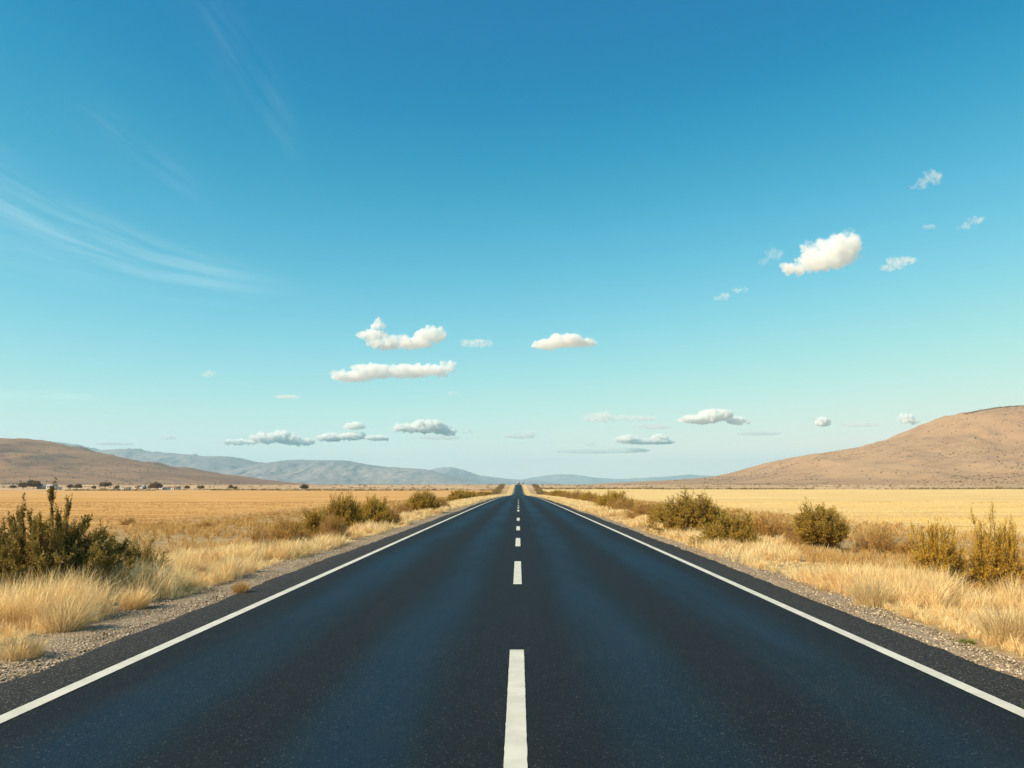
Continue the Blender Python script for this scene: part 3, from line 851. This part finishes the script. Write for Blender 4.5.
class Hill:
    def __init__(self, sil, D, front, back, seed, rough=.10, gully=.10, foot=1.0):
        pts = [at(px, py, D) for px, py in sil]
        self.X = np.array([q.x for q in pts]); self.Z = np.array([q.z for q in pts])
        self.D, self.front, self.back, self.seed, self.rough, self.gully, self.foot = D, front, back, seed, rough, gully, foot
    def crest(self, x):
        w = (self.X[-1] - self.X[0]) * .008
        s = 0
        for k, g in ((-2, .1), (-1, .2), (0, .4), (1, .2), (2, .1)): s = s + g * np.interp(x + k * w, self.X, self.Z)
        return s
    def h(self, x, y):
        x = np.asarray(x, float); y = np.asarray(y, float)
        D = self.D; hmax = max(self.Z)
        wob = (fbm(x / hmax * .35, y * 0 + 3, self.seed, 3) - .5) * self.front * .3
        u = np.where(y < D, (D - y) / (self.front + wob), (y - D) / self.back)
        u = np.clip(u, 0, 1)
        prof = np.where(y < D, (1 - u) ** 1.35 * (1 - .25 * u) , .5 + .5 * np.cos(math.pi * u))
        H = self.crest(x)
        g = fbm(x / hmax * 1.3 + .5 * fbm(x / hmax, y / hmax, self.seed + 3), y / hmax * .45, self.seed + 5, 5, .55)
        ridg = 1 - np.abs(2 * g - 1)
        m = sstep(0, .18, u) * sstep(1, .75, u)
        z = H * prof + hmax * self.gully * (ridg - .75) * m * np.clip(H / hmax, 0, 1) * 2
        z += H * self.rough * (fbm(x / hmax * 3, y / hmax * 3, self.seed + 9, 4) - .5) * sstep(0, .05, u) * prof ** .5
        z += H * .012 * (fbm(x / hmax * 14, y / hmax * 3, self.seed + 13, 3) - .5)
        return z
    def build(self, name, label, mat, nx=260, ny=110, base=-2.0):
        xs = np.linspace(self.X[0], self.X[-1], nx)
        ys = np.concatenate([np.linspace(self.D - self.front * 1.2, self.D, int(ny * .7)), np.linspace(self.D, self.D + self.back, int(ny * .3) + 1)[1:]])
        X, Y = np.meshgrid(xs, ys)
        Z = self.h(X, Y)
        lim = np.minimum(sstep(xs[0], xs[0] + (xs[-1] - xs[0]) * .03, X), sstep(xs[-1], xs[-1] - (xs[-1] - xs[0]) * .03, X))
        Z = Z * lim + base
        o = obj(name, mesh_np(name, np.stack([X.ravel(), Y.ravel(), Z.ravel()], 1), grid_faces(len(xs), len(ys)), mat, True))
        return tag(o, label, kind='structure')

m_hillL = hill_material('left_hill_soil', (.24, .122, .065), (.36, .20, .105), (.13, .068, .045))
m_hillR = hill_material('right_hill_soil', (.35, .205, .110), (.44, .265, .140), (.25, .14, .080))
m_mtn = hill_material('far_mountain_rock', (.22, .19, .19), (.33, .275, .25), (.19, .17, .18), .3)

hl = Hill([(-700, 484), (-520, 462), (-380, 440), (-220, 428), (-100, 430), (0, 437.5), (30, 440), (60, 446), (100, 454), (130, 461), (165, 466), (200, 472), (240, 478), (275, 482.5), (320, 485), (380, 486.5)],
          3200, 1900, 1500, 5, .08, .20)
hl.build('left_hill', 'long brown hill on the left sloping down towards the road', m_hillL)
hr = Hill([(560, 486.5), (600, 483), (650, 480.5), (700, 478), (735, 474.5), (765, 468), (785, 460), (800, 455.5), (830, 451.5), (860, 447), (885, 441), (905, 438.5), (925, 432), (945, 422), (965, 413), (985, 408.5), (1005, 406), (1024, 405),
           (1100, 402), (1180, 404), (1300, 420), (1450, 450), (1600, 484)], 2600, 1500, 1500, 23, .08, .09)
hr.build('right_hill', 'smooth pinkish brown hill on the right with a flat top', m_hillR)

def mtn(name, label, sil, D, front, seed, g=.16):
    h = Hill(sil, D, front, front, seed, .16, g * .7); h.build(name, label, m_mtn, 240, 90); return h
mtn('blue_mountain', 'low blue mountain behind the left hill, leftmost', [(-60, 470), (0, 456), (40, 446), (54, 441.5), (66, 442.5), (90, 449.5), (120, 456), (160, 470), (200, 484)], 11500, 2600, 33)
mtn('blue_mountain', 'blue mountain with a long jagged back behind the left hill', [(30, 484), (70, 460), (95, 450.5), (118, 448.5), (128, 449), (142, 452.5), (155, 452), (180, 453.5), (200, 456), (218, 456), (232, 456.5), (245, 460), (262, 464), (285, 474), (310, 484)], 10000, 2600, 37)
mtn('blue_mountain', 'broad flat topped blue mountain in the middle distance', [(200, 484), (240, 468), (262, 463), (290, 459.5), (318, 460), (342, 460), (360, 463), (380, 466.5), (402, 467.5), (425, 469), (445, 474), (470, 480), (500, 484.5)], 9000, 2400, 41)
mtn('blue_mountain', 'pale blue mountain just left of the end of the road', [(400, 484), (425, 472), (437, 467.5), (452, 467), (464, 470), (478, 475), (505, 478.5), (540, 480.5), (570, 485)], 13000, 3000, 47)
mtn('blue_mountain', 'faint blue ridge right of the end of the road', [(505, 485), (525, 478.5), (545, 475.5), (558, 474), (580, 475), (595, 477.5), (620, 479), (660, 477), (690, 474.5), (715, 476), (760, 480), (800, 485)], 17000, 2500, 53)

# dark scrub on the hills
def hill_scrub(h, n, label, lo, hi, xr, name, thr=.5, topband=False, smin=1.1):
    x = xr[0] + (xr[1] - xr[0]) * rng.random(n)
    u = rng.random(n)
    y = h.D - h.front * (lo + (hi - lo) * u)
    k = fbm(x * .006, y * .004, 141, 3) + .18 * rng.random(n) > thr
    x, y = x[k], y[k]
    z = h.h(x, y) - 2.0
    S = smin + 2.0 * rng.random(len(x)) ** 5
    v, f = blobs(np.stack([x, y, z], 1), S, .7, .3)
    m = m_plant(name + '_leaves', [(0, (.05, .035, .02)), (1, (.16, .11, .06))], .1, .9)
    o = obj(name, mesh_np(name, v, f, m, False, {'rnd': np.repeat(rng.random(len(x)), 12)}))
    return tag(o, label, 'scrub', kind='stuff')
hill_scrub(hr, 14000, 'dark dots of scrub over the right hill', .0, .8, (450, 2200), 'hill_scrub', .46, smin=.65)
hill_scrub(hl, 9000, 'dark dots of scrub over the left hill', .0, .8, (-2900, -600), 'hill_scrub', .52, smin=.9)
xx = np.concatenate([x for x in [hr.X[14] + (hr.X[18] - hr.X[14]) * rng.random(900)]])
y2 = hr.D - 12 + 34 * rng.random(900)
v, f = blobs(np.stack([xx, y2, hr.h(xx, y2) - 2.5], 1), 1.6 + 2.2 * rng.random(900), .75, .3)
tag(obj('ridge_scrub', mesh_np('ridge_scrub', v, f, bpy.data.materials['hill_scrub_leaves'], False, {'rnd': np.repeat(rng.random(900), 12)})),
    'dark scrub lining the flat top of the right hill', 'scrub', kind='stuff')

# ------------------------------------------------------------------ farm hamlet beyond the left field
m_wall_w = m_simple('whitewashed_wall', (.66, .62, .55), .9, .1)
m_wall_g = m_simple('grey_wall', (.36, .34, .32), .9, .15)
m_roof_g = m_simple('grey_metal_roof', (.30, .29, .28), .85, .15)
m_roof_r = m_simple('brown_tile_roof', (.30, .15, .09), .85, .2)
m_glass = m_simple('window_glass', (.03, .035, .04), .15, .1)
m_door = m_simple('brown_door', (.12, .07, .04), .7, .1)
def box(x0, x1, y0, y1, z0, z1):
    v = np.array([(x, y, z) for z in (z0, z1) for y in (y0, y1) for x in (x0, x1)], float)
    f = np.array([(0, 2, 3, 1), (4, 5, 7, 6), (0, 1, 5, 4), (2, 6, 7, 3), (0, 4, 6, 2), (1, 3, 7, 5)])
    return v, f
def house(px, wpx, hpx, Y, wall, roof, label, gable=True):
    p = at(px, 489, Y); x = p.x
    W = wpx * Y / F; Ht = hpx * Y / F; D = W * .6 if W > 8 else 6
    r = empty('farmhouse' if gable else 'farm_shed', (x, Y, float(zground(x, Y)) - .05), rng.normal(0, .25))
    tag(r, label, 'house' if gable else 'shed', 'farm buildings beyond the left field')
    wh = Ht * (.62 if gable else .85)
    v, f = box(-W / 2, W / 2, -D / 2, D / 2, 0, wh)
    if gable:
        n0 = len(v); v = np.concatenate([v, [(-W / 2, 0, Ht * .93), (W / 2, 0, Ht * .93)]])
        obj('wall', mesh_np('wall', v, [f, np.array([(4, 6, n0), (5, n0 + 1, 7)])], wall), r)
        t = .12; o = .35
        rv = []
        for dz in (0, t):
            rv += [(-W / 2 - o, -D / 2 - o, wh - .1 + dz), (W / 2 + o, -D / 2 - o, wh - .1 + dz), (W / 2 + o, 0, Ht + dz), (-W / 2 - o, 0, Ht + dz),
                   (-W / 2 - o, D / 2 + o, wh - .1 + dz), (W / 2 + o, D / 2 + o, wh - .1 + dz)]
        rf = np.array([(6, 7, 8, 9), (9, 8, 11, 10), (3, 2, 1, 0), (4, 5, 2, 3), (0, 1, 7, 6), (5, 4, 10, 11)])
        re = np.array([(0, 6, 9, 3), (3, 9, 10, 4), (2, 8, 7, 1), (5, 11, 8, 2)])
        ro = obj('roof', mesh_np('roof', np.array(rv), np.concatenate([rf, re]), roof), r)
        v, f = box(W * .22, W * .22 + .7, -.35, .35, Ht * .8, Ht + .8); obj('chimney', mesh_np('chimney', v, f, wall), ro)
    else:
        obj('wall', mesh_np('wall', v, f, wall), r)
        v, f = box(-W / 2 - .3, W / 2 + .3, -D / 2 - .3, D / 2 + .3, wh + .002, wh + .2); obj('roof', mesh_np('roof', v, f, roof), r)
    v, f = box(-.5, .5, -D / 2 - .06, -D / 2 + .05, 0, min(2.0, wh * .8)); obj('door', mesh_np('door', v, f, m_door), r)
    for fx in ((-.32, .32) if W < 9 else (-.36, -.2, .2, .36)):
        v, f = box(W * fx - .5, W * fx + .5, -D / 2 - .05, -D / 2 + .05, wh * .42, wh * .8); obj('window', mesh_np('window', v, f, m_glass), r)
    return r
house(43, 9, 4.2, 800, m_wall_g, m_roof_g, 'grey farmhouse between the two flat topped trees and the scrub, leftmost house')
house(52, 9, 5.0, 790, m_wall_w, m_roof_g, 'pale farmhouse with grey roof, second house from the left')
house(58, 4, 3.0, 778, m_wall_w, m_roof_g, 'tiny white shed right of the pale farmhouse', False)
house(116, 4, 3.2, 800, m_wall_w, m_roof_r, 'small white house right of the broad dark tree')
house(126, 7, 2.6, 785, m_wall_w, m_roof_g, 'long low white shed in the middle of the hamlet', False)
house(138, 5, 4.2, 810, m_wall_w, m_roof_r, 'white house with brown roof in the middle of the hamlet')
house(143, 4, 3.8, 806, m_wall_g, m_roof_g, 'narrow grey house beside the white house with brown roof')
house(165, 8, 2.8, 790, m_wall_w, m_roof_g, 'low white shed just right of the round red brown tree', False)
house(176, 7, 3.2, 800, m_wall_w, m_roof_r, 'rightmost white farmhouse of the hamlet')
house(303, 5, 2.8, 830, m_wall_w, m_roof_g, 'lone tiny white house far right of the hamlet')
for px, lab in ((518.0, 'tiny pale house at the very end of the road, left one'), (522.0, 'tiny pale house at the very end of the road, right one')):
    h = house(px, 2.6, 2.4, 1160, m_wall_w, m_roof_g, lab); h['group'] = 'far houses at the end of the road'

m_crown = m_plant('farm_tree_leaves', [(0, (.09, .05, .02)), (.5, (.17, .095, .038)), (1, (.27, .16, .065))], .2)
m_crown_g = m_plant('farm_tree_green_leaves', [(0, (.08, .06, .022)), (.5, (.15, .115, .04)), (1, (.24, .18, .07))], .2)
def far_tree(px, wpx, hpx, Y, mat, label, flat=False):
    p = at(px, 489, Y); x = p.x; W = wpx * Y / F; H = hpx * Y / F
    r = empty('farm_tree', (x, Y, float(zground(x, Y)) - .05)); tag(r, label, 'tree', 'trees of the farm hamlet')
    tr = H * (.42 if flat else .25)
    K = 4; nbr = 6
    paths = []
    for k in range(nbr):
        a = k * 6.283 / nbr + rng.random()
        paths.append([(0, 0, 0), (.1 * math.cos(a), .1 * math.sin(a), tr), (W * .2 * math.cos(a), W * .2 * math.sin(a), H * .6), (W * .33 * math.cos(a), W * .33 * math.sin(a), H * .8)])
    pv, pf = tubes(np.array(paths, float), np.repeat(np.array([[.28, .2, .12, .04]]) * H / 5, nbr, 0), 5)
    obj('trunk', mesh_np('trunk', pv, pf, m_bark, True), r)
    n = 16
    a = rng.random(n) * 6.283; q = np.sqrt(rng.random(n))
    cz = tr + (H - tr) * (.05 + .62 * rng.random(n) * (1 - .5 * q))
    C = np.stack([np.cos(a) * q * W * .36, np.sin(a) * q * W * .36, cz], 1)
    v, f, rv = leaf_cloud(C, W * (.17 + .13 * rng.random(n)), 120, .4, .95)
    obj('crown', mesh_np('crown', v, f, mat, False, {'rnd': rv}), r)
for t in [(23, 9, 5.6, 800, m_crown, 'leftmost round dark tree of the hamlet', False),
          (33.5, 13, 6, 795, m_crown, 'flat topped dark tree beside the pale farmhouse', True),
          (13, 6, 3.5, 805, m_crown_g, 'small green bushy tree at the far left of the hamlet', False),
          (70, 6, 4.5, 800, m_crown, 'small brown tree left of a low tree pair', False),
          (77, 8, 4.5, 798, m_crown, 'low dark tree right of the small brown tree', False),
          (94, 5, 3.5, 790, m_crown, 'little brown tree left of the broad dark tree', False),
          (105, 10, 6.5, 800, m_crown, 'broad dark tree in the middle of the hamlet', True),
          (117, 5, 5.2, 785, m_crown_g, 'narrow dark tree in front of the small white house', False),
          (156, 12, 6.5, 780, m_crown, 'round red brown tree, thickest of the hamlet', False),
          (150, 5, 4.5, 795, m_crown_g, 'small tree touching the left of the round red brown tree', False),
          (187, 6, 3.2, 795, m_crown, 'little tree just right of the rightmost white farmhouse', False),
          (201, 7, 3.2, 800, m_crown_g, 'low bushy tree past the right end of the houses', False),
          (231, 5, 5.2, 800, m_crown, 'thin upright tree alone right of the hamlet', False),
          (235, 5, 4.0, 790, m_crown, 'low tree touching the thin upright tree', False),
          (304, 8, 4.4, 790, m_crown, 'dark round tree alone in front of the lone white house', False)]:
    far_tree(*t)

# ------------------------------------------------------------------ clouds
def cloud_material(name, dens, size, soft):
    t = NT(name)
    v = t.n('ShaderNodeVolumePrincipled')
    v.inputs['Color'].default_value = (.988, .98, .965, 1)
    v.inputs['Anisotropy'].default_value = 0.0
    n = t.noise(1.0 / (size * .9), 4, .6, t.objc())
    d = t.math('MULTIPLY', t.rng(n, .36 if not soft else .42, .56 if not soft else .66, .0, 1.5), dens)
    t.l(d, v.inputs['Density'])
    t.l(v.outputs[0], t.out.inputs['Volume'])
    try: t.m.cycles.volume_step_rate = .35
    except Exception: pass
    return t.m
CT = {'thick': 1.7, 'soft': .36, 'thin': .20}     # optical depth per cloud radius
ctex = bpy.data.textures.new('cloud_billow', 'CLOUDS'); ctex.noise_scale = 90; ctex.noise_depth = 4
import bmesh
_bm = bmesh.new(); bmesh.ops.create_icosphere(_bm, subdivisions=2, radius=1)
ICO = (np.array([v.co for v in _bm.verts]), np.array([[v.index for v in f.verts] for f in _bm.faces])); _bm.free()
CN = 0
def cloud(label, puffs, dens='thick', base=1250, depth=.9):
    """puffs: (px, py, rx, ry) in photograph pixels, at the distance where a cloud base of that height stands there"""
    global CN
    CN += 1
    pyb = max(p[1] + p[3] for p in puffs)
    D = base / math.tan(math.atan((486 - pyb) / F)); D = min(D, 26000)
    ctr = at(sum(p[0] for p in puffs) / len(puffs), sum(p[1] for p in puffs) / len(puffs), D)
    V = []; Fs = []; b = 0
    sub = []
    for (px, py, rx, ry_) in puffs:
        if rx > 2.2 * ry_ or dens == 'thick': sub.append((px, py + ry_ * .10, rx * .92, ry_ * .80))
        for k in range(int(rx / ry_ * 2.4) + 3):
            u = rng.uniform(-.85, .85); r = ry_ * rng.uniform(.50, .82) * (1 - .40 * u * u)
            sub.append((px + u * rx * .92, py + ry_ * .80 - r * rng.uniform(.85, 1.45), r * rng.uniform(1.1, 1.7), r))
    for (px, py, rx, ry_) in sub:
        c = at(px, py, D) - ctr
        RX = rx * D / F; RZ = ry_ * D / F
        v0, f0 = ICO
        vv = v0 * np.array([RX, max(RX, RZ) * depth * .8, RZ]) + np.array([c.x, rng.normal(0, RX * .3), c.z])
        V.append(vv); Fs.append(f0 + b); b += len(vv)
    size = min(max(p[3] for p in puffs), max(p[2] for p in puffs)) * D / F
    me = mesh_np('cloud', np.concatenate(V), np.concatenate(Fs), cloud_material('cloud_vapour', CT[dens] * (2.3 if base > 1300 else 1) / size, size, dens != 'thick'))
    o = obj('cloud', me, loc=ctr)
    md = o.modifiers.new('union', 'REMESH'); md.mode = 'VOXEL'; md.voxel_size = size / 14
    tx = ctex.copy(); tx.noise_scale = size * .5
    md = o.modifiers.new('billow', 'DISPLACE'); md.texture = tx; md.strength = size * 1.1; md.mid_level = .5; md.texture_coords = 'LOCAL'
    tx2 = ctex.copy(); tx2.noise_scale = size * .16; tx2.noise_depth = 2
    md = o.modifiers.new('fray', 'DISPLACE'); md.texture = tx2; md.strength = size * .42; md.mid_level = .5; md.texture_coords = 'LOCAL'
    tag(o, label, 'cloud', 'small clouds over the plain')
    return o
cloud('brightest big white cloud in the upper right of the sky', [(838, 248, 26, 17), (820, 260, 26, 13), (800, 266, 19, 7), (849, 241, 15, 11)])
cloud('thin wisp touching the left of the big white cloud', [(772, 254, 8, 8), (765, 262, 5, 4)], 'thin')
cloud('small faint puff below left of the big white cloud, left of two', [(720, 297, 9, 5)], 'soft')
cloud('small faint puff below left of the big white cloud, right of two', [(741, 289, 7, 5)], 'soft')
cloud('topmost small cloud at the upper right', [(930, 179, 11, 8), (920, 185, 8, 5), (933, 172, 5, 5)], 'soft')
cloud('small cloud near the right picture edge, below the topmost one', [(976, 220, 12, 6), (966, 226, 6, 4)], 'soft')
cloud('faint shred between the topmost cloud and the flat cloud', [(930, 226, 8, 3)], 'thin')
cloud('flat grey cloud right of the big white cloud', [(903, 260, 18, 5), (895, 265, 14, 4)], 'soft')
cloud('two humped white cloud in the centre left of the sky', [(374, 334, 14, 8), (385, 343, 20, 6), (412, 342, 24, 7), (428, 335, 16, 10), (378, 325, 7, 5)])
cloud('small flat cloud right of the two humped cloud', [(476, 342, 18, 5)], 'soft')
cloud('long white cloud below the two humped cloud', [(350, 374, 26, 6), (375, 370, 24, 9), (405, 370, 28, 8), (430, 371, 20, 6), (448, 366, 9, 7)])
cloud('loaf shaped white cloud right of the centre', [(548, 344, 18, 6), (565, 341, 22, 8), (585, 343, 12, 5)])
cloud('tiny puff alone on the left', [(208, 374, 9, 4)], 'soft')
cloud('flat grey streak below the tiny puff on the left', [(288, 397, 15, 2.5)], 'soft')
cloud('tiny round puff below the long white cloud', [(453, 393, 5, 4)], 'soft')
cloud('white cloud low over the mountains with a bright right hump', [(408, 428, 16, 5), (428, 426, 20, 8), (440, 429, 12, 5), (448, 432, 10, 3)], base=1400)
cloud('tiny puff right of the white cloud with a bright right hump', [(467, 431, 6, 3.5)], 'soft', base=1400)
cloud('low white cloud over the left blue mountain', [(270, 438, 20, 6), (285, 437, 14, 7), (300, 441, 16, 4), (240, 442, 20, 2.5)], base=1400)
cloud('low white cloud between two others over the broad mountain', [(330, 437, 16, 4.5), (352, 436, 15, 4.5), (355, 426, 12, 4), (378, 438, 14, 3)], base=1400)
cloud('low cloud in the centre, left of the widest low one', [(600, 417, 18, 6), (618, 418, 14, 4), (640, 418, 20, 2.5)], 'soft', base=1400)
cloud('widest low white cloud right of the centre', [(700, 419, 24, 5), (715, 415, 18, 7), (738, 420, 12, 4)], base=1400)
cloud('low flat cloud just above the far ridge, right of the road end', [(628, 439, 14, 5), (660, 437, 9, 4), (650, 441, 30, 2.5)], base=1500)
cloud('low faint cloud left above the road end', [(520, 436, 18, 3), (528, 433, 8, 3.5)], 'soft', base=1400)
cloud('small white puff left of the right hill', [(823, 422, 9, 5)], base=1400)
cloud('small round white puff nearest the top of the right hill', [(904, 418, 7, 6), (912, 421, 8, 3)], base=1400)
cloud('wide faint cloud layer low above the road end, nearest the ridge', [(590, 452, 40, 2.6), (625, 450, 30, 3)], 'thin', base=1500)
cloud('faint flat cloud just below the widest low white cloud', [(760, 433, 26, 2.6)], 'thin', base=1400)
cloud('faint flat cloud in the gap left of the small white puff by the right hill', [(862, 424, 22, 2.6)], 'thin', base=1400)
cloud('faint grey cloud low under the low cloud left of the widest one', [(655, 426, 22, 3)], 'thin', base=1400)
cloud('faint flat cloud under the white cloud with a bright right hump', [(440, 437, 24, 2.8)], 'thin', base=1400)
cloud('tiny faint cloud above the faint blue ridge', [(590, 444, 7, 3)], 'soft', base=1500)
cloud('low faint strip over the start of the left hill', [(112, 443, 22, 2.2)], 'soft', base=1500)
cloud('tiny faint puff above the left blue mountain', [(168, 437, 9, 3)], 'soft', base=1500)

# high cirrus sheets
def cirrus_material(name, amt):
    t = NT(name)
    uv = t.n('ShaderNodeTexCoord').outputs['UV']
    s = t.xyz(uv)
    n1 = t.noise(1.0, 6, .55, uv, (1.6, 5.5, 1), .6); n2 = t.noise(1.0, 5, .6, uv, (2.0, 15, 1), .6)
    vv = t.math('ABSOLUTE', t.math('SUBTRACT', s[1], .5))
    fall = t.rng(vv, .5, .05); fu = t.math('MULTIPLY', t.rng(s[0], 0, .25), t.rng(s[0], 1, .6))
    core = t.rng(t.math('ABSOLUTE', t.math('SUBTRACT', s[1], t.math('ADD', .42, t.math('MULTIPLY', t.math('SUBTRACT', n1, .5), .25)))), .09, .0)
    a = t.math('ADD', t.math('MULTIPLY', t.rng(n1, .3, .7), t.rng(n2, .2, .8, .6, 1)), t.math('MULTIPLY', t.math('MULTIPLY', core, t.math('MULTIPLY', t.rng(s[0], .45, .8), t.rng(n2, .3, .7, .3, 1))), .9))
    a = t.math('MULTIPLY', t.math('MULTIPLY', t.math('MULTIPLY', a, fall), fu), amt, True)
    tr = t.n('ShaderNodeBsdfTransparent'); d = t.n('ShaderNodeBsdfTranslucent'); d.inputs[0].default_value = (.95, .95, .93, 1)
    df = t.n('ShaderNodeBsdfDiffuse'); df.inputs[0].default_value = (.95, .95, .93, 1)
    ad = t.n('ShaderNodeAddShader'); t.l(d.outputs[0], ad.inputs[0]); t.l(df.outputs[0], ad.inputs[1])
    mx = t.n('ShaderNodeMixShader'); t.l(a, mx.inputs[0]); t.l(tr.outputs[0], mx.inputs[1]); t.l(ad.outputs[0], mx.inputs[2])
    t.l(mx.outputs[0], t.out.inputs['Surface'])
    return t.m
def at_alt(px, py, alt):
    d = CAM_R @ Vector((px - 512, 384 - py, -F)); return Vector((0, 0, CAM_Z)) + d * ((alt - CAM_Z) / d.z)
def cirrus(label, centre, half, alt, amt):
    c = np.array(centre, float); hw = np.array(half, float)
    t = np.linspace(0, 1, 41); ti = np.linspace(0, 1, len(c))
    cx = np.interp(t, ti, c[:, 0]); cy = np.interp(t, ti, c[:, 1]); hh = np.interp(t, ti, hw)
    V = []; U = []
    for i in range(41):
        for j in range(9):
            v = j / 8
            q = at_alt(cx[i], cy[i] - hh[i] + 2 * hh[i] * v, alt + 90 * math.sin(i * .4) * math.sin(v * 3.1))
            V.append(q); U.append((t[i], 1 - v))
    V = np.array([(a.x, a.y, a.z) for a in V])
    me = mesh_np('cirrus_cloud', V, grid_faces(9, 41), cirrus_material('cirrus_ice', amt), True, uv=np.array(U))
    return tag(obj('cirrus_cloud', me), label, 'cirrus cloud', 'high thin clouds')
cirrus('long thin veil of cirrus sweeping down across the left of the sky', [(-160, 130), (-40, 190), (60, 235), (150, 265), (235, 281), (330, 296)], [110, 90, 66, 46, 34, 26], 5200, .125)
cirrus('very faint cirrus streak high on the left', [(150, -60), (215, 30), (265, 100), (320, 170)], [60, 80, 80, 70], 5200, .020)
cirrus('faint flat cirrus bar low on the left', [(-90, 392), (0, 395), (50, 396), (120, 398)], [7, 8, 8, 7], 5200, .16)
cirrus('very faint thin patch of cirrus left of the sky between the streak and the veil', [(40, 80), (100, 120), (160, 165), (230, 215)], [40, 50, 50, 40], 5200, .022)

# ------------------------------------------------------------------ haze
v, f = box(-21000, 21000, -500, 21000, -12, 640)
th = NT('haze_air')
vp = th.n('ShaderNodeVolumePrincipled')
vp.inputs['Color'].default_value = (.44, .80, .99, 1); vp.inputs['Density'].default_value = 5.6e-5; vp.inputs['Anisotropy'].default_value = .1
th.l(vp.outputs[0], th.out.inputs['Volume'])
tag(obj('haze', mesh_np('haze', v, f, th.m)), 'thin pale haze over the whole plain', 'haze', kind='stuff')
